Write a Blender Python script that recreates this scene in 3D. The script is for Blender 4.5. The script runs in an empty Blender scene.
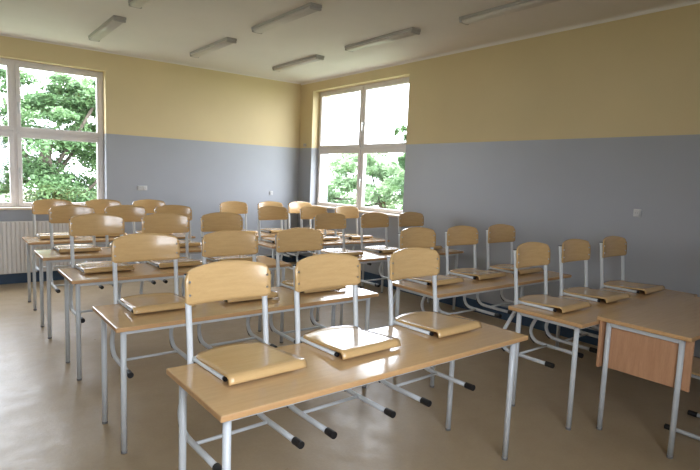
import bpy, bmesh, math, random
from mathutils import Vector, Matrix

sc = bpy.context.scene
C = sc.collection
PI = math.pi

# ------------------------------------------------------------------ camera
F_PX, YAW, PITCH, ROLL, CAM_H = 532.1, 0.6626, -0.108, 0.0395, 1.6086
cd = bpy.data.cameras.new('camera'); cam = bpy.data.objects.new('camera', cd); C.objects.link(cam)
fw = Vector((math.sin(YAW)*math.cos(PITCH), math.cos(YAW)*math.cos(PITCH), math.sin(PITCH)))
r0 = Vector((math.cos(YAW), -math.sin(YAW), 0)); u0 = r0.cross(fw)
r1 = math.cos(ROLL)*r0 + math.sin(ROLL)*u0; u1 = -math.sin(ROLL)*r0 + math.cos(ROLL)*u0
m = Matrix((r1, u1, -fw)).transposed().to_4x4(); m.translation = (0, 0, CAM_H)
cam.matrix_world = m
cd.sensor_width = 36; cd.lens = F_PX/700*36; cd.clip_start = 0.02; cd.clip_end = 200
sc.camera = cam

# ------------------------------------------------------------------ light and exposure
W_STR = 7.0
sc.view_settings.view_transform = 'Standard'; sc.view_settings.look = 'None'
sc.view_settings.gamma = 1.0; sc.view_settings.use_curve_mapping = False
sc.view_settings.exposure = 1.08
world = bpy.data.worlds.new('overcast_sky'); sc.world = world; world.use_nodes = True
wn = world.node_tree.nodes; wl = world.node_tree.links
bgn = wn['Background']; bgn.inputs['Color'].default_value = (0.93, 0.965, 1.08, 1); bgn.inputs['Strength'].default_value = W_STR
try:
    sc.cycles.max_bounces = 14; sc.cycles.diffuse_bounces = 8; sc.cycles.glossy_bounces = 6
    sc.cycles.transparent_max_bounces = 12; sc.cycles.sample_clamp_indirect = 8
except Exception: pass

XC, YC, HC, HD = 5.279, 8.377, 3.26, 2.10      # right wall, back wall, ceiling, dado
XL, YR = -1.6, -0.50                            # left wall and rear wall (behind the camera)

def portal(loc, rot, sx, sy):
    ld = bpy.data.lights.new('sky_portal', 'AREA'); ld.shape = 'RECTANGLE'; ld.size = sx; ld.size_y = sy
    ld.cycles.is_portal = True
    o = bpy.data.objects.new('sky_portal', ld); C.objects.link(o); o.location = loc; o.rotation_euler = rot
portal((0.835, YC+0.36, 2.0), (-PI/2, 0, 0), 2.3, 2.0)
portal((XC+0.36, 6.765, 2.07), (0, PI/2, 0), 2.0, 2.40)
portal((0.4, YR-0.36, 2.0), (PI/2, 0, 0), 2.4, 2.0)

# ------------------------------------------------------------------ materials
def mat(name):
    M = bpy.data.materials.new(name); M.use_nodes = True
    nt = M.node_tree; return M, nt.nodes, nt.links, nt.nodes['Principled BSDF']
def N(ns, t, **kw):
    n = ns.new(t)
    for k, v in kw.items(): setattr(n, k, v)
    return n
def ramp(ns, stops):
    r = ns.new('ShaderNodeValToRGB'); e = r.color_ramp.elements
    while len(e) < len(stops): e.new(0.5)
    for i, (p, c) in enumerate(stops): e[i].position = p; e[i].color = (*c, 1)
    return r
def coords(ns, ls, scale=(1,1,1), kind='Object'):
    tc = ns.new('ShaderNodeTexCoord'); mp = ns.new('ShaderNodeMapping'); mp.inputs['Scale'].default_value = scale
    ls.new(tc.outputs[kind], mp.inputs[0]); return mp
def noise(ns, ls, vec, scale, detail=4, rough=0.55):
    n = ns.new('ShaderNodeTexNoise'); n.inputs['Scale'].default_value = scale; n.inputs['Detail'].default_value = detail
    n.inputs['Roughness'].default_value = rough; ls.new(vec.outputs[0], n.inputs['Vector']); return n
def bump(ns, ls, h, b, strength, dist=0.01):
    bp = ns.new('ShaderNodeBump'); bp.inputs['Strength'].default_value = strength; bp.inputs['Distance'].default_value = dist
    ls.new(h, bp.inputs['Height']); ls.new(bp.outputs[0], b.inputs['Normal'])
def plain(name, col, rough=0.5, metal=0.0, var=0.06, vs=20, coat=0):
    M, ns, ls, b = mat(name)
    v = coords(ns, ls); n = noise(ns, ls, v, vs)
    r = ramp(ns, [(0.3, tuple(c*(1-var) for c in col)), (0.7, tuple(min(1, c*(1+var)) for c in col))])
    ls.new(n.outputs[0], r.inputs[0]); ls.new(r.outputs[0], b.inputs['Base Color'])
    b.inputs['Roughness'].default_value = rough; b.inputs['Metallic'].default_value = metal
    if coat: b.inputs['Coat Weight'].default_value = coat; b.inputs['Coat Roughness'].default_value = 0.1
    return M

YELLOW, DADO = (0.645, 0.525, 0.30), (0.355, 0.37, 0.40)
def wall_mat():
    M, ns, ls, b = mat('painted_wall')
    g = ns.new('ShaderNodeNewGeometry'); s = ns.new('ShaderNodeSeparateXYZ'); ls.new(g.outputs['Position'], s.inputs[0])
    gt = N(ns, 'ShaderNodeMath', operation='GREATER_THAN'); gt.inputs[1].default_value = HD; ls.new(s.outputs['Z'], gt.inputs[0])
    mx = N(ns, 'ShaderNodeMix', data_type='RGBA'); mx.inputs[6].default_value = (*DADO, 1); mx.inputs[7].default_value = (*YELLOW, 1)
    ls.new(gt.outputs[0], mx.inputs[0])
    v = coords(ns, ls); n = noise(ns, ls, v, 1.3, 3)
    r = ramp(ns, [(0.3, (0.94,)*3), (0.7, (1.0,)*3)]); ls.new(n.outputs[0], r.inputs[0])
    m2 = N(ns, 'ShaderNodeMix', data_type='RGBA', blend_type='MULTIPLY'); m2.inputs[0].default_value = 1
    ls.new(mx.outputs[2], m2.inputs[6]); ls.new(r.outputs[0], m2.inputs[7]); ls.new(m2.outputs[2], b.inputs['Base Color'])
    # oil-painted dado is a little glossier than the distemper above
    mr = N(ns, 'ShaderNodeMapRange'); mr.inputs[3].default_value = 0.42; mr.inputs[4].default_value = 0.75
    ls.new(gt.outputs[0], mr.inputs[0]); ls.new(mr.outputs[0], b.inputs['Roughness'])
    n2 = noise(ns, ls, v, 90, 3); bump(ns, ls, n2.outputs[0], b, 0.12, 0.004)
    return M
WALL = wall_mat()

def floor_mat():
    M, ns, ls, b = mat('linoleum_floor')
    v = coords(ns, ls); n = noise(ns, ls, v, 2.2, 6, 0.65); n3 = noise(ns, ls, v, 60, 3)
    r = ramp(ns, [(0.25, (0.34, 0.26, 0.165)), (0.55, (0.40, 0.31, 0.20)), (0.8, (0.45, 0.355, 0.235))])
    mx = N(ns, 'ShaderNodeMix', data_type='FLOAT'); mx.inputs[0].default_value = 0.3
    ls.new(n.outputs[0], mx.inputs[2]); ls.new(n3.outputs[0], mx.inputs[3]); ls.new(mx.outputs[0], r.inputs[0])
    ls.new(r.outputs[0], b.inputs['Base Color'])
    mr = N(ns, 'ShaderNodeMapRange'); mr.inputs[1].default_value = 0.3; mr.inputs[2].default_value = 0.7
    mr.inputs[3].default_value = 0.27; mr.inputs[4].default_value = 0.45
    n2 = noise(ns, ls, v, 5.0, 5, 0.7); ls.new(n2.outputs[0], mr.inputs[0]); ls.new(mr.outputs[0], b.inputs['Roughness'])
    b.inputs['Specular IOR Level'].default_value = 0.36
    n4 = noise(ns, ls, v, 6.0, 5, 0.65); bump(ns, ls, n4.outputs[0], b, 0.16, 0.02)
    return M
FLOOR = floor_mat()

def wood_mat(name, a, c, rough=0.3, stretch=(1.2, 14, 14), coat=0.0, grain=1.0):
    M, ns, ls, b = mat(name)
    v = coords(ns, ls, stretch); n = noise(ns, ls, v, 4.0, 6, 0.6)
    v2 = coords(ns, ls, (stretch[0]*6, stretch[1]*5, stretch[2]*5)); n2 = noise(ns, ls, v2, 6.0, 3, 0.5)
    mx = N(ns, 'ShaderNodeMix', data_type='FLOAT'); mx.inputs[0].default_value = 0.35
    ls.new(n.outputs[0], mx.inputs[2]); ls.new(n2.outputs[0], mx.inputs[3])
    r = ramp(ns, [(0.35, a), (0.65, c)]); ls.new(mx.outputs[0], r.inputs[0]); ls.new(r.outputs[0], b.inputs['Base Color'])
    b.inputs['Roughness'].default_value = rough
    if coat: b.inputs['Coat Weight'].default_value = coat; b.inputs['Coat Roughness'].default_value = 0.12
    return M
TOP = wood_mat('beech_laminate', (0.56, 0.365, 0.185), (0.63, 0.42, 0.22), 0.15, coat=0.25)
EDGE = wood_mat('beech_edge', (0.50, 0.28, 0.12), (0.60, 0.36, 0.17), 0.4)
PLY = wood_mat('lacquered_beech_plywood', (0.575, 0.375, 0.165), (0.65, 0.435, 0.205), 0.22, coat=0.5)
PANEL = wood_mat('reddish_beech_panel', (0.50, 0.26, 0.14), (0.60, 0.335, 0.19), 0.45, (14, 14, 1.2))
SILLW = plain('sill_stone', (0.72, 0.60, 0.47), 0.3)
TUBE = plain('light_grey_lacquered_steel', (0.60, 0.63, 0.65), 0.32, var=0.03)
RUB = plain('black_plastic', (0.010, 0.010, 0.011), 0.5)
GREYP = plain('grey_plastic', (0.22, 0.22, 0.22), 0.5)
PVC = plain('white_window_plastic', (0.72, 0.68, 0.66), 0.35, var=0.02)
WHITE = plain('white_ceiling_paint', (0.74, 0.70, 0.66), 0.85, var=0.02, vs=2)
NAVY = plain('navy_base_paint', (0.03, 0.065, 0.12), 0.45)
RAD = plain('radiator_enamel', (0.66, 0.63, 0.60), 0.4, var=0.02)
RADD = plain('radiator_dark_grille', (0.45, 0.43, 0.41), 0.5)  # darker grey for the top grille and wall brackets
LBODY = plain('lamp_housing', (0.42, 0.40, 0.38), 0.5, var=0.03)
LDIFF = plain('lamp_prismatic_cover', (0.60, 0.57, 0.53), 0.3, var=0.03)
SOCK = plain('socket_plastic', (0.56, 0.56, 0.55), 0.4, var=0.02)
STEEL = plain('steel', (0.5, 0.5, 0.5), 0.3, 1.0)
BARK = plain('bark', (0.07, 0.055, 0.04), 0.9, var=0.3, vs=8)
GRASS = plain('grass_ground', (0.14, 0.17, 0.09), 0.95, var=0.3, vs=3)
PAVE = plain('pale_concrete', (0.55, 0.54, 0.50), 0.9, var=0.1, vs=3)

def leaf_mat(name, a, b_):
    M, ns, ls, b = mat(name)
    v = coords(ns, ls); n = noise(ns, ls, v, 2.5, 4)
    r = ramp(ns, [(0.35, a), (0.65, b_)]); ls.new(n.outputs[0], r.inputs[0]); ls.new(r.outputs[0], b.inputs['Base Color'])
    b.inputs['Roughness'].default_value = 0.5
    tr = ns.new('ShaderNodeBsdfTranslucent'); ls.new(r.outputs[0], tr.inputs[0])
    ms = ns.new('ShaderNodeMixShader'); ms.inputs[0].default_value = 0.4
    ls.new(b.outputs[0], ms.inputs[1]); ls.new(tr.outputs[0], ms.inputs[2]); ls.new(ms.outputs[0], ns['Material Output'].inputs[0])
    return M
LEAF = leaf_mat('leaves_mid_green', (0.075, 0.15, 0.06), (0.18, 0.29, 0.13))
LEAF2 = leaf_mat('leaves_pale_green', (0.13, 0.22, 0.09), (0.29, 0.41, 0.20))

LEAF3 = leaf_mat('leaves_bright_green', (0.20, 0.31, 0.16), (0.42, 0.56, 0.33))

def glass_mat():
    M, ns, ls, b = mat('window_glass')
    ns.remove(b)
    t = ns.new('ShaderNodeBsdfTransparent'); t.inputs[0].default_value = (0.97, 0.985, 0.98, 1)
    g = ns.new('ShaderNodeBsdfGlossy'); g.inputs['Roughness'].default_value = 0.02
    ms = ns.new('ShaderNodeMixShader'); ms.inputs[0].default_value = 0.045; ls.new(t.outputs[0], ms.inputs[1]); ls.new(g.outputs[0], ms.inputs[2])
    ls.new(ms.outputs[0], ns['Material Output'].inputs[0]); return M
GLASS = glass_mat()

# ------------------------------------------------------------------ mesh helpers
def box(bm, a, b, mi=0):
    x0, y0, z0 = a; x1, y1, z1 = b
    v = [bm.verts.new(p) for p in ((x0,y0,z0),(x1,y0,z0),(x1,y1,z0),(x0,y1,z0),(x0,y0,z1),(x1,y0,z1),(x1,y1,z1),(x0,y1,z1))]
    for f in ((0,3,2,1),(4,5,6,7),(0,1,5,4),(1,2,6,5),(2,3,7,6),(3,0,4,7)):
        bm.faces.new([v[i] for i in f]).material_index = mi
def spline(P, k=6):
    P = [Vector(p) for p in P]; out = []
    Q = [2*P[0]-P[1]] + P + [2*P[-1]-P[-2]]
    for i in range(1, len(Q)-2):
        a, b, c, d = Q[i-1:i+3]
        for j in range(k):
            t = j/k
            out.append(0.5*((2*b) + (c-a)*t + (2*a-5*b+4*c-d)*t*t + (3*b-a-3*c+d)*t**3))
    out.append(P[-1]); return out
def tube(bm, P, r, n=10, ry=None):
    P = [Vector(p) for p in P]; ry = ry or r
    T = [(P[min(i+1, len(P)-1)]-P[max(i-1, 0)]).normalized() for i in range(len(P))]
    up = Vector((1, 0, 0)) if abs(T[0].x) < 0.9 else Vector((0, 1, 0))
    rings = []
    for p, t in zip(P, T):
        a = (up - t*up.dot(t)).normalized(); b = t.cross(a); up = a
        rings.append([bm.verts.new(p + a*math.cos(2*PI*i/n)*r + b*math.sin(2*PI*i/n)*ry) for i in range(n)])
    for A, B in zip(rings, rings[1:]):
        for i in range(n):
            f = bm.faces.new((A[i], A[(i+1) % n], B[(i+1) % n], B[i])); f.smooth = True
    bm.faces.new(rings[0][::-1]); bm.faces.new(rings[-1])
def sheet(bm, fn, nu, nv, th):
    """fn(u,v) -> point, thickened along the surface normal"""
    G = [[Vector(fn(i/nu*2-1, j/nv)) for j in range(nv+1)] for i in range(nu+1)]
    def nrm(i, j):
        a = G[min(i+1, nu)][j]-G[max(i-1, 0)][j]; b = G[i][min(j+1, nv)]-G[i][max(j-1, 0)]
        return a.cross(b).normalized()
    A = [[bm.verts.new(G[i][j]+nrm(i, j)*th/2) for j in range(nv+1)] for i in range(nu+1)]
    B = [[bm.verts.new(G[i][j]-nrm(i, j)*th/2) for j in range(nv+1)] for i in range(nu+1)]
    for i in range(nu):
        for j in range(nv):
            bm.faces.new((A[i][j], A[i+1][j], A[i+1][j+1], A[i][j+1])).smooth = True
            bm.faces.new((B[i][j], B[i][j+1], B[i+1][j+1], B[i+1][j])).smooth = True
    for i in range(nu):
        for j in (0, nv):
            q = (A[i][j], B[i][j], B[i+1][j], A[i+1][j]); bm.faces.new(q if j == 0 else q[::-1])
    for j in range(nv):
        for i in (0, nu):
            q = (A[i][j], A[i][j+1], B[i][j+1], B[i][j]); bm.faces.new(q if i == 0 else q[::-1])
def obj(name, bm, m, parent=None, bevel=0, seg=2):
    bmesh.ops.recalc_face_normals(bm, faces=bm.faces)
    me = bpy.data.meshes.new(name); bm.to_mesh(me); bm.free()
    for x in (m if isinstance(m, (list, tuple)) else [m]): me.materials.append(x)
    o = bpy.data.objects.new(name, me); C.objects.link(o)
    if parent: o.parent = parent
    if bevel:
        b = o.modifiers.new('bevel', 'BEVEL'); b.width = bevel; b.segments = seg; b.limit_method = 'ANGLE'; b.harden_normals = False
    return o
def boxo(name, a, b, m, parent=None, bevel=0):
    bm = bmesh.new(); box(bm, a, b); return obj(name, bm, m, parent, bevel)
def thing(name, label=None, cat=None, loc=(0,0,0), rz=0, group=None, kind=None):
    o = bpy.data.objects.new(name, None); C.objects.link(o); o.location = loc; o.rotation_euler = (0, 0, rz); o.empty_display_size = 0.1
    return tag(o, label, cat, group, kind)
def tag(o, label=None, cat=None, group=None, kind=None):
    if label: o['label'] = label
    if cat: o['category'] = cat
    if group: o['group'] = group
    if kind: o['kind'] = kind
    return o
def struct(o): o['kind'] = 'structure'; return o
def copy_tree(o, parent=None):
    c = o.copy(); C.objects.link(c)
    if parent is not None: c.parent = parent
    for ch in list(o.children): copy_tree(ch, c)
    return c

# ------------------------------------------------------------------ room shell
TH = 0.38
def wall(name, axis, pos, out, lo, hi, hole=None):
    """wall along the other axis from lo to hi; thickness goes outward; hole=(a,b,z0,z1)"""
    bm = bmesh.new(); p0, p1 = sorted((pos, pos+out*TH))
    def bx(a, b, z0, z1):
        if b-a < 1e-4 or z1-z0 < 1e-4: return
        if axis == 'y': box(bm, (a, p0, z0), (b, p1, z1))
        else: box(bm, (p0, a, z0), (p1, b, z1))
    if hole:
        a, b, z0, z1 = hole
        bx(lo, a, 0, HC); bx(b, hi, 0, HC); bx(a, b, 0, z0); bx(a, b, z1, HC)
    else: bx(lo, hi, 0, HC)
    return struct(obj(name, bm, WALL))
H1 = (-0.30, 1.975, 1.00, 2.985)      # back window (x)
H2 = (5.56, 7.97, 1.06, 3.08)         # right window (y)
H3 = (-0.80, 1.60, 1.00, 3.00)        # rear window behind the camera (x)
wall('wall_back', 'y', YC, 1, XL-TH, XC+TH, H1)
wall('wall_right', 'x', XC, 1, YR, YC, H2)
wall('wall_left', 'x', XL, -1, YR, YC)
wall('wall_rear', 'y', YR, -1, XL-TH, XC+TH, H3)
struct(boxo('floor', (XL-TH, YR-TH, -0.12), (XC+TH, YC+TH, 0), FLOOR))
struct(boxo('ceiling', (XL-TH, YR-TH, HC), (XC+TH, YC+TH, HC+0.15), WHITE))
for nm, a, b in (('baseboard_back', (XL, YC-0.012, 0), (XC, YC, 0.15)), ('baseboard_right', (XC-0.012, YR, 0), (XC, YC-0.012, 0.15)),
                 ('baseboard_left', (XL, YR, 0), (XL+0.012, YC-0.012, 0.15))):
    struct(boxo(nm, a, b, NAVY))
def cove(name, pts):
    bm = bmesh.new(); A = [bm.verts.new(p) for p in pts[0]]; B = [bm.verts.new(p) for p in pts[1]]
    n = len(A)
    for i in range(n): bm.faces.new((A[i], A[(i+1) % n], B[(i+1) % n], B[i]))
    bm.faces.new(A[::-1]); bm.faces.new(B); return struct(obj(name, bm, WHITE))
k = 0.035
cove('trim_1', [[(XC, y, HC), (XC-k, y, HC), (XC-k*.3, y, HC-k*.3), (XC, y, HC-k)] for y in (YR, YC)])
k = 0.02
cove('trim_2', [[(x, YC, HC), (x, YC-k, HC), (x, YC-k*.3, HC-k*.3), (x, YC, HC-k)] for x in (XL, XC-0.03)])

# ------------------------------------------------------------------ windows (local: x along, y outward, z up)
def rect_frame(bm, x0, x1, z0, z1, w, y0, y1):
    box(bm, (x0, y0, z0), (x0+w, y1, z1)); box(bm, (x1-w, y0, z0), (x1, y1, z1))
    box(bm, (x0+w, y0, z0), (x1-w, y1, z0+w)); box(bm, (x0+w, y0, z1-w), (x1-w, y1, z1))
def window(name, width, z0, z1, ztr, xm, loc, rz, handles=True, sill_mat=SILLW, sill_over=0.05):
    t = thing(name, loc=loc, rz=rz, kind='structure')
    y0, y1 = 0.15, 0.215
    bm = bmesh.new(); rect_frame(bm, 0, width, z0, z1, 0.055, y0, y1)
    box(bm, (xm-0.03, y0, z0+.045), (xm+0.03, y1, z1-.045))
    box(bm, (0.045, y0, ztr-0.03), (xm-0.03, y1, ztr+0.03)); box(bm, (xm+0.03, y0, ztr-0.03), (width-0.045, y1, ztr+0.03))
    obj('window_frame', bm, PVC, t, 0.004)
    for (a, b) in ((0.045, xm-0.03), (xm+0.03, width-0.045)):
        for (c, d) in ((z0+.045, ztr-0.03), (ztr+0.03, z1-.045)):
            bm = bmesh.new(); rect_frame(bm, a-.012, b+.012, c-.012, d+.012, 0.055, y0-0.018, y0+0.045)
            s = obj('sash', bm, PVC, t, 0.004)
            boxo('pane', (a+.035, y0+0.012, c+.035), (b-.035, y0+0.018, d-.035), GLASS, s)
            if handles and a > xm:
                hx, hz = a+.014, (c+d)/2 - (0.1 if d > ztr+.2 else 0)
                bm = bmesh.new(); box(bm, (hx-.013, y0-.028, hz-.035), (hx+.013, y0-.017, hz+.035))
                box(bm, (hx-.008, y0-.055, hz-.01), (hx+.008, y0-.028, hz+.01)); box(bm, (hx-.01, y0-.068, hz-.12), (hx+.01, y0-.052, hz+.015))
                obj('handle', bm, SOCK, s, 0.003)
    boxo('window_sill', (-0.0+.001, -sill_over, z0-0.0), (width-.001, y0+.002, z0+0.03), sill_mat, t, 0.006)
    return t
window('window_1', H1[1]-H1[0], H1[2], H1[3], 2.04, 0.865-H1[0], (H1[0], YC, 0), 0)
window('window_2', H2[1]-H2[0], H2[2], H2[3], 2.07, 7.97-6.74, (XC, H2[1], 0), -PI/2)
window('window_3', H3[1]-H3[0], H3[2], H3[3], 2.0, 1.25, (H3[1], YR, 0), PI, handles=False)

# ------------------------------------------------------------------ chair
def superell(u, p=10): return (1-abs(u)**p)
DZ = 0.038      # seat rail rests .393 above the runners
def make_chair():
    t = thing('school_chair')
    # seat shell
    def seat(u, v):
        s = v*0.47                                   # arc length from rear to lip
        w = 0.178 + 0.010*min(1, v*1.2)
        rear = 0.052 - 0.052*u*u - 0.020*max(0, (abs(u)-.85)/.15)**2
        L = 0.340+rear
        if v <= 0.82:
            tt = v/0.82; y = rear - L*tt; z = 0.4515 + 0.020*tt + 0.006*max(0, 1-tt*5)**2 - 0.004*math.sin(tt*PI)*(1-u*u)
        else:
            a = (v-0.82)/0.18*PI*0.47; y = -0.340 - 0.022*math.sin(a); z = 0.4715 - 0.034*(1-math.cos(a))
        return (u*w, y, z-DZ)
    bm = bmesh.new(); sheet(bm, seat, 14, 22, 0.008); obj('seat', bm, PLY, t)
    # backrest
    def back(u, v):
        zt = 0.872 - 0.030*u*u - 0.035*max(0, (abs(u)-.86)/.14)**2.2
        zb = 0.690 - 0.004*(1-u*u) + 0.012*max(0, (abs(u)-.9)/.1)**2
        z = zb + (zt-zb)*v
        y = 0.012 + 0.034*(1-u*u) + 0.06*(z-0.76) + 0.01*((z-.76)/.1)**2*.6
        return (u*0.217, y - 0.0045, z-DZ)
    bm = bmesh.new(); sheet(bm, back, 22, 10, 0.0095); bk = obj('backrest', bm, PLY, t)
    for sx in (-1, 1):
        for z in (0.735-DZ, 0.795-DZ):
            bm = bmesh.new(); y = 0.0 + 0.06*(z+DZ-.76)
            tube(bm, [(sx*0.198, y+0.022, z), (sx*0.198, y+0.0065, z), (sx*0.198, y+0.005, z)], 0.006, 8); obj('rivet', bm, STEEL, bk)
    for sx in (-1, 1):
        x = sx*0.196
        P = spline([(x, .043, .826-DZ), (x, .028, .70-DZ), (x, .004, .47-DZ), (x, .006, .38-DZ), (x, .045, .26), (x, .095, .16), (x, .110, .105), (x, .093, .058), (x, .055, .030), (x, .0, .0225), (x, -.08, .0215), (x, -.17, .021)], 5)
        P += [Vector((x, -.300, .0205))]
        bm = bmesh.new(); tube(bm, P, .0145, 10, .0135); st = obj('side_tube', bm, TUBE, t)
        bm = bmesh.new(); tube(bm, [(x, -.272, .0208), (x, -.325, .0205), (x, -.331, .0205)], .0185, 12, .0185); obj('end_cap', bm, RUB, st, .002)
        bm = bmesh.new(); tube(bm, spline([(x, .110, .085), (x, .098, .044), (x, .066, .018)], 4), .013, 8, .012); obj('glide', bm, RUB, st)
        bm = bmesh.new(); tube(bm, [(x, .0435, .822-DZ), (x, .0438, .827-DZ)], .0150, 10); obj('post_plug', bm, RUB, st)
        bm = bmesh.new(); tube(bm, [(sx*.186, .004, .4425-DZ), (sx*.176, -.03, .4425-DZ), (sx*.170, -.285, .4425-DZ)], .011, 8, .011); sr = obj('seat_rail', bm, TUBE, t)
        bm = bmesh.new(); tube(bm, [(sx*.1702, -.284, .4425-DZ), (sx*.1705, -.300, .4425-DZ)], .0108, 8); obj('rail_shade_stub', bm, RUB, sr)  # black stub added as the shade in the hollow under the seat lip
    bm = bmesh.new(); tube(bm, [(-.184, .005, .4425-DZ), (.184, .005, .4425-DZ)], .010, 8); obj('seat_crossbar', bm, TUBE, t)
    bm = bmesh.new(); tube(bm, [(-.184, -.045, .0225), (.184, -.045, .0225)], .009, 8); obj('stretcher', bm, TUBE, t)
    return t

# ------------------------------------------------------------------ pupil table
TL, TD = 1.87, 0.561
def make_table(H):
    t = thing('classroom_table')
    th = 0.026
    bm = bmesh.new(); box(bm, (0, 0, H-th), (TL, TD, H))
    o = obj('tabletop', bm, [TOP, EDGE], t, .005)
    for f in o.data.polygons:
        if abs(f.normal.z) < .5: f.material_index = 1
    zt = H-th
    ix, iy = .052, .062
    bm = bmesh.new()
    for y in (iy, TD-iy): box(bm, (ix, y-.011, zt-.030), (TL-ix, y+.011, zt))
    for x in (ix, TL-ix): box(bm, (x-.011, iy, zt-.030), (x+.011, TD-iy, zt))
    obj('apron_frame', bm, TUBE, t, .004)
    for x in (ix, TL-ix):
        for y in (iy, TD-iy):
            bm = bmesh.new(); tube(bm, [(x, y, .012), (x, y, H/2), (x, y, zt-.001)], .0165, 12); l = obj('leg', bm, TUBE, t)
            bm = bmesh.new(); tube(bm, [(x, y, 0), (x, y, .014)], .0175, 12); obj('foot_plug', bm, GREYP, l)
    return t

ROW = {1: 'nearest', 2: 'second nearest', 3: 'third nearest', 4: 'fourth nearest', 5: 'farthest'}
DATA = {
 'T1': (0.765, 1.676, .007, .753, (1.074, 1.648, 2.30)),
 'T2': (0.741, 2.963, 0, .748, (1.082, 1.68, 2.275)),
 'T3': (0.756, 4.240, .001, .778, (1.066, 1.645, 2.19)),
 'T4': (0.740, 5.455, -.001, .772, (1.10, 1.62, 2.14)),
 'T5': (0.772, 6.641, 0, .768, (1.10, 1.665, 2.235)),
 'R1': (3.215, 1.684, -.001, .735, (3.535, 4.14, 4.79)),
 'R2': (2.965, 2.685, -.001, .755, (3.315, 3.905, 4.50)),
 'R3': (3.255, 4.270, 0, .758, (3.51, 4.17, 4.78)),
 'R4': (3.120, 5.483, 0, .758, (3.46, 4.10, 4.67)),
 'R5': (3.110, 6.500, -.001, .758, (3.39, 3.99, 4.52)),
}
tlab = {
 'T1': 'large beech topped table in front on light grey legs, three chairs hung on it',
 'T2': 'beech topped table right behind the big front table, its left legs showing fully',
 'T3': 'beech topped table, third back in the column nearest the left window',
 'T4': 'beech topped table, fourth back in the left column, white glare on its left end',
 'T5': 'beech topped table farthest back in the left column, by the radiator',
 'R1': 'beech topped table on the right, corner tucked behind the desk with the wooden side panel',
 'R2': 'beech topped table by the right wall, just behind the table touching the desk',
 'R3': 'beech topped table in the right column, third back, beside the grey dado',
 'R4': 'beech topped table in the right column, fourth back, in front of the sunlit window',
 'R5': 'beech topped table farthest back in the right column, nearest the room corner',
}
where = {
 'T1': 'the big front table', 'T2': 'the second table of the left column', 'T3': 'the third table of the left column',
 'T4': 'the fourth table of the left column', 'T5': 'the rearmost table of the left column',
 'R1': 'the right table touching the teacher desk', 'R2': 'the second table of the right column', 'R3': 'the third table of the right column',
 'R4': 'the fourth table of the right column', 'R5': 'the rearmost table of the right column'}
SIDE = ('leftmost', 'middle', 'rightmost')
random.seed(4)
chair0 = make_chair(); first = True
CY = {}
for key, (x, y, rz, H, cx) in DATA.items():
    t = make_table(H); t.location = (x, y, 0); t.rotation_euler = (0, 0, rz)
    tag(t, tlab[key], 'table', 'three seat tables in two columns')
    for i, xx in enumerate(cx):
        c = chair0 if first else copy_tree(chair0); first = False
        yy = y + TD + (xx-x)*math.sin(rz) + (.0245 if key == 'T1' else .0195)
        c.location = (xx, yy, H-.4310+DZ); c.rotation_euler = (0, 0, rz + random.uniform(-.012, .012) + (.03 if key == 'T1' else 0))
        tag(c, f'beech plywood chair hung on {where[key]}, {SIDE[i]} of its three', 'chair', 'school chairs hung on the tables')

# ------------------------------------------------------------------ teacher's desk and chair
def make_desk():
    H, L, D, th = .765, 1.40, .56, .026
    t = thing('teacher_desk', 'beech desk at the right edge with reddish wooden side panel and grey steel legs', 'desk', (3.404, 1.131, 0), 0)
    bm = bmesh.new(); box(bm, (0, 0, H-th), (L, D, H)); o = obj('desktop', bm, [TOP, EDGE], t, .005)
    for f in o.data.polygons:
        if abs(f.normal.z) < .5: f.material_index = 1
    zt = H-th; ix, iy = .045, .062
    bm = bmesh.new()
    for y in (iy, D-iy): box(bm, (ix, y-.011, zt-.032), (L-ix, y+.011, zt))
    for x in (ix, L-ix): box(bm, (x-.011, iy, zt-.032), (x+.011, D-iy, zt))
    obj('apron_frame', bm, TUBE, t, .004)
    for x in (ix, L-ix):
        for y in (iy, D-iy):
            bm = bmesh.new(); tube(bm, [(x, y, .012), (x, y, H/2), (x, y, zt-.001)], .0165, 12); l = obj('leg', bm, TUBE, t)
            bm = bmesh.new(); tube(bm, [(x, y, 0), (x, y, .014)], .0175, 12); obj('foot_plug', bm, GREYP, l)
    boxo('side_panel', (ix+.018, .008, .425), (ix+.036, D-.034, zt-.001), PANEL, t, .002)
    boxo('modesty_panel', (ix-.03, D-.032, .425), (L-.02, D-.014, zt-.001), PANEL, t, .002)
    return t
make_desk()
tc = copy_tree(chair0); tc.location = (4.03, 1.045, 0.004-.0005); tc.rotation_euler = (0, 0, PI)
for kk in ('group',):
    if kk in tc: del tc[kk]
tag(tc, 'chair standing on the floor under the teacher desk, only its black capped feet showing', 'chair')

# ------------------------------------------------------------------ radiator
def make_radiator():
    x0, x1 = -0.25, 1.78
    t = thing('radiator', 'white ribbed panel radiator under the left window', 'radiator', (x0, YC-.075, .15))
    w, h = x1-x0, .70
    bm = bmesh.new(); n = int(w/.05)
    for i in range(n):
        a = i*w/n; box(bm, (a, -.035, .01), (a+.034, -.02, h-.01))
    box(bm, (0, -.022, 0), (w, -.010, h)); obj('front_panel', bm, RAD, t, .004)
    bm = bmesh.new(); box(bm, (0, .022, 0), (w, .034, h)); obj('back_panel', bm, RAD, t, .003)
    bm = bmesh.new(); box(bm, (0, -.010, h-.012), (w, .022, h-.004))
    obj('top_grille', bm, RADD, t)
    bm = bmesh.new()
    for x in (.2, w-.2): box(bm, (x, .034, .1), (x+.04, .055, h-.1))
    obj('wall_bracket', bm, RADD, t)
    bm = bmesh.new(); tube(bm, [(w-.06, .006, .0), (w-.06, .006, -.1495)], .010, 8); obj('supply_pipe', bm, RAD, t)
make_radiator()

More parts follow.
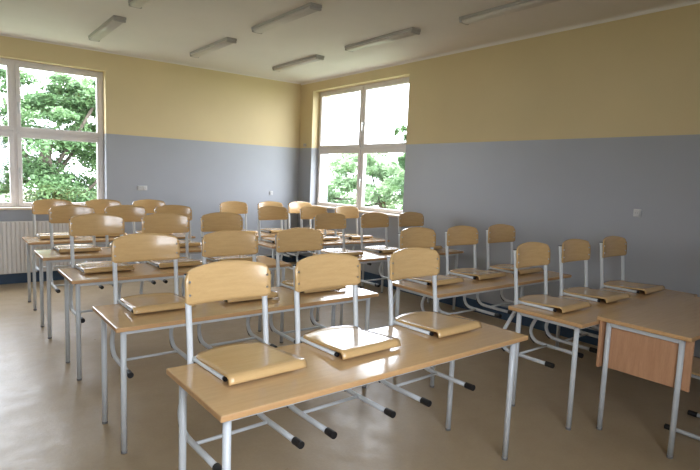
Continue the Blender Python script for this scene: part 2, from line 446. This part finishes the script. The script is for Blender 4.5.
# ------------------------------------------------------------------ ceiling lamps
def make_lamp():
    t = thing('ceiling_lamp'); L, w = 1.22, .135
    bm = bmesh.new(); box(bm, (-w/2, 0, -.029), (w/2, L, 0)); obj('housing', bm, LBODY, t, .004)
    def dif(u, v): return (u*(w/2-.008), .03+v*(L-.06), -.030-.026*(1-u**4)**.5)
    bm = bmesh.new(); sheet(bm, dif, 12, 1, .003); obj('diffuser', bm, LDIFF, t)
    for y0 in (0, L-.03): boxo('end_cap', (-w/2+.002, y0, -.058), (w/2-.002, y0+.03, -.029), LBODY, t, .012)
    return t
lamp0 = None
lamps = [
 (1.655, 6.36, 'slim ceiling light nearest the left window, in the row along the back wall'),
 (1.63, 4.50, 'ceiling light cut by the top edge of the photo, left of the others'),
 (2.945, 6.29, 'slim ceiling light in the middle of the row along the back wall'),
 (2.96, 4.46, 'long ceiling light high in the middle of the photo'),
 (4.24, 6.25, 'slim ceiling light closest to the room corner'),
 (4.22, 4.37, 'ceiling light above and left of the right window top'),
 (4.30, 2.56, 'ceiling light at the top right, running out of the photo'),
]
for x, y, lab in lamps:
    if lamp0 is None: lamp0 = make_lamp(); l = lamp0
    else: l = copy_tree(lamp0)
    l.location = (x, y, HC-.0005); tag(l, lab, 'ceiling light', 'fluorescent ceiling lights, switched off')

# ------------------------------------------------------------------ sockets and box
def wall_socket(n, loc, rz, lab, r=.034):
    t = thing('wall_socket', lab, 'socket', loc, rz)
    bm = bmesh.new(); box(bm, (-.036*n, -.008, -.036), (.036*n, -.0002, .036)); obj('plate', bm, SOCK, t, .004)
    for i in range(n):
        cx = (i-(n-1)/2)*.072
        bm = bmesh.new(); tube(bm, [(cx, -.0082, 0), (cx, -.020, 0)], r*.85, 20); ins = obj('insert', bm, SOCK, t, .002)
        bm = bmesh.new()
        for d in (-.01, .01): tube(bm, [(cx+d, -.0198, 0), (cx+d, -.0208, 0)], .003, 8)
        obj('pin_hole', bm, RUB, ins)
    return t
wall_socket(2, (2.485, YC, 1.322), 0, 'white double wall socket on the blue grey wall beside the left window')
wall_socket(1, (4.715, YC, 1.275), 0, 'small white wall socket on the back wall near the corner')
wall_socket(1, (XC, 2.325, 1.378), -PI/2, 'single pale socket on the dim grey right wall')
jb = thing('junction_box', 'tiny grey box on the wall between the corner and right window', 'junction box', (XC, 8.17, 2.15), -PI/2)
boxo('cover', (-.028, -.03, -.028), (.028, -.0002, .028), LBODY, jb, .004)
bm = bmesh.new(); tube(bm, [(0, -.0302, 0), (0, -.033, 0)], .008, 8); obj('screw', bm, STEEL, jb)

# ------------------------------------------------------------------ outside
gz = -0.8
struct(boxo('trim_3', (-30, -30, gz-.2), (60, 60, gz), GRASS)).name = 'ground_lawn'
def tree(loc, h_trunk, blobs, nleaf, leaf, m, lab, name='broadleaf_tree', seed=1, boughs=8):
    rnd = random.Random(seed)
    t = thing(name, lab, 'tree', loc, 0, 'trees outside the windows')
    bm = bmesh.new(); tube(bm, spline([(0, 0, 0), (.08, .05, h_trunk*.5), (0, .1, h_trunk), (.1, 0, h_trunk*1.5)], 4), .14, 8)
    for i in range(boughs):
        b = blobs[i % len(blobs)]; a = Vector((0.03, .07, h_trunk*(.5+.5*rnd.random()))); e = Vector(b[0])+Vector((rnd.uniform(-.6, .6)*b[1], rnd.uniform(-.6, .6)*b[1], rnd.uniform(-.5, .6)*b[2]))
        mid = (a+e)/2 + Vector((rnd.uniform(-.3, .3), rnd.uniform(-.3, .3), -.15))
        tube(bm, spline([a, mid, e], 4), .045, 6)
    obj('trunk', bm, BARK, t)
    verts, faces = [], []
    per = nleaf//len(blobs)
    for (c, r, rzz) in blobs:
        clumps = [Vector((rnd.gauss(0, .55), rnd.gauss(0, .55), rnd.gauss(0, .5))) for _ in range(26)]
        for _ in range(per):
            q = rnd.choice(clumps); p = q + Vector((rnd.gauss(0, .14), rnd.gauss(0, .14), rnd.gauss(0, .10)))
            if p.length > 1.25: p = p.normalized()*1.2
            p = Vector((p.x*r, p.y*r, p.z*rzz)) + Vector(c)
            a = Vector((rnd.gauss(0, 1), rnd.gauss(0, 1), rnd.gauss(0, .5))).normalized()
            b2 = a.cross(Vector((rnd.gauss(0, .5), rnd.gauss(0, .5), 1))).normalized()
            s = leaf*rnd.uniform(.6, 1.2); k0 = len(verts)
            verts += [p-a*s, p-b2*s*.45, p+a*s, p+b2*s*.45]; faces.append((k0, k0+1, k0+2, k0+3))
    me = bpy.data.meshes.new('foliage'); me.from_pydata(verts, [], faces); me.materials.append(m)
    o = bpy.data.objects.new('foliage', me); C.objects.link(o); o.parent = t
    return t
tree((2.3, 16.2, gz), 2.2, [((0, 0, 2.4), 1.5, 1.3), ((1.3, .3, 3.3), 1.2, 1.0), ((-1.6, 0, 2.6), 1.3, 1.4), ((.6, .5, 1.4), 1.4, .8), ((-.3, 1.0, 4.1), 1.3, .7), ((.9, .8, 4.3), 1.0, .6)], 46000, .070, LEAF,
     'leafy green tree filling the left window, dark branches between its leaves', seed=3, boughs=14)
tree((4.6, 18.5, gz), 2.4, [((0, 0, 2.8), 1.5, 1.5), ((-.6, 0, 4.4), 1.2, .9), ((1.4, 0, 3.0), 1.3, 1.4), ((-.5, 0, 1.3), 1.6, .8)], 32000, .075, LEAF2,
     'paler tree behind the first, at the right side of the left window', seed=8)
tree((-1.3, 19.5, gz), 2.4, [((0, 0, 2.8), 1.8, 1.5), ((.9, 0, 4.2), 1.2, .9), ((1.4, 0, 2.0), 1.4, 1.2)], 16000, .09, LEAF,
     'green tree outside the left window, cut by the left edge of the photo', seed=12)
tree((14.3, 16.2, gz), 1.6, [((0, 0, 1.6), 1.5, 1.3), ((-1.2, 1.6, 1.5), 1.4, 1.2), ((-.6, .6, 2.7), 1.2, .9), ((-1.8, 2.9, 1.5), 1.0, 1.1), ((.9, -.2, 2.6), 1.0, 1.0)], 26000, .10, LEAF3,
     'bright green bushy tree low in the right window', seed=21)
tree((13.4, 13.2, gz), 2.6, [((0.1, .3, 3.9), .75, .8), ((.3, .5, 3.1), .6, .5), ((.5, .2, 1.9), 1.2, 1.2), ((.2, -.9, 4.3), 1.0, 1.0)], 14000, .09, LEAF,
     'tree with one high leafy branch at the right edge of the right window', seed=5)
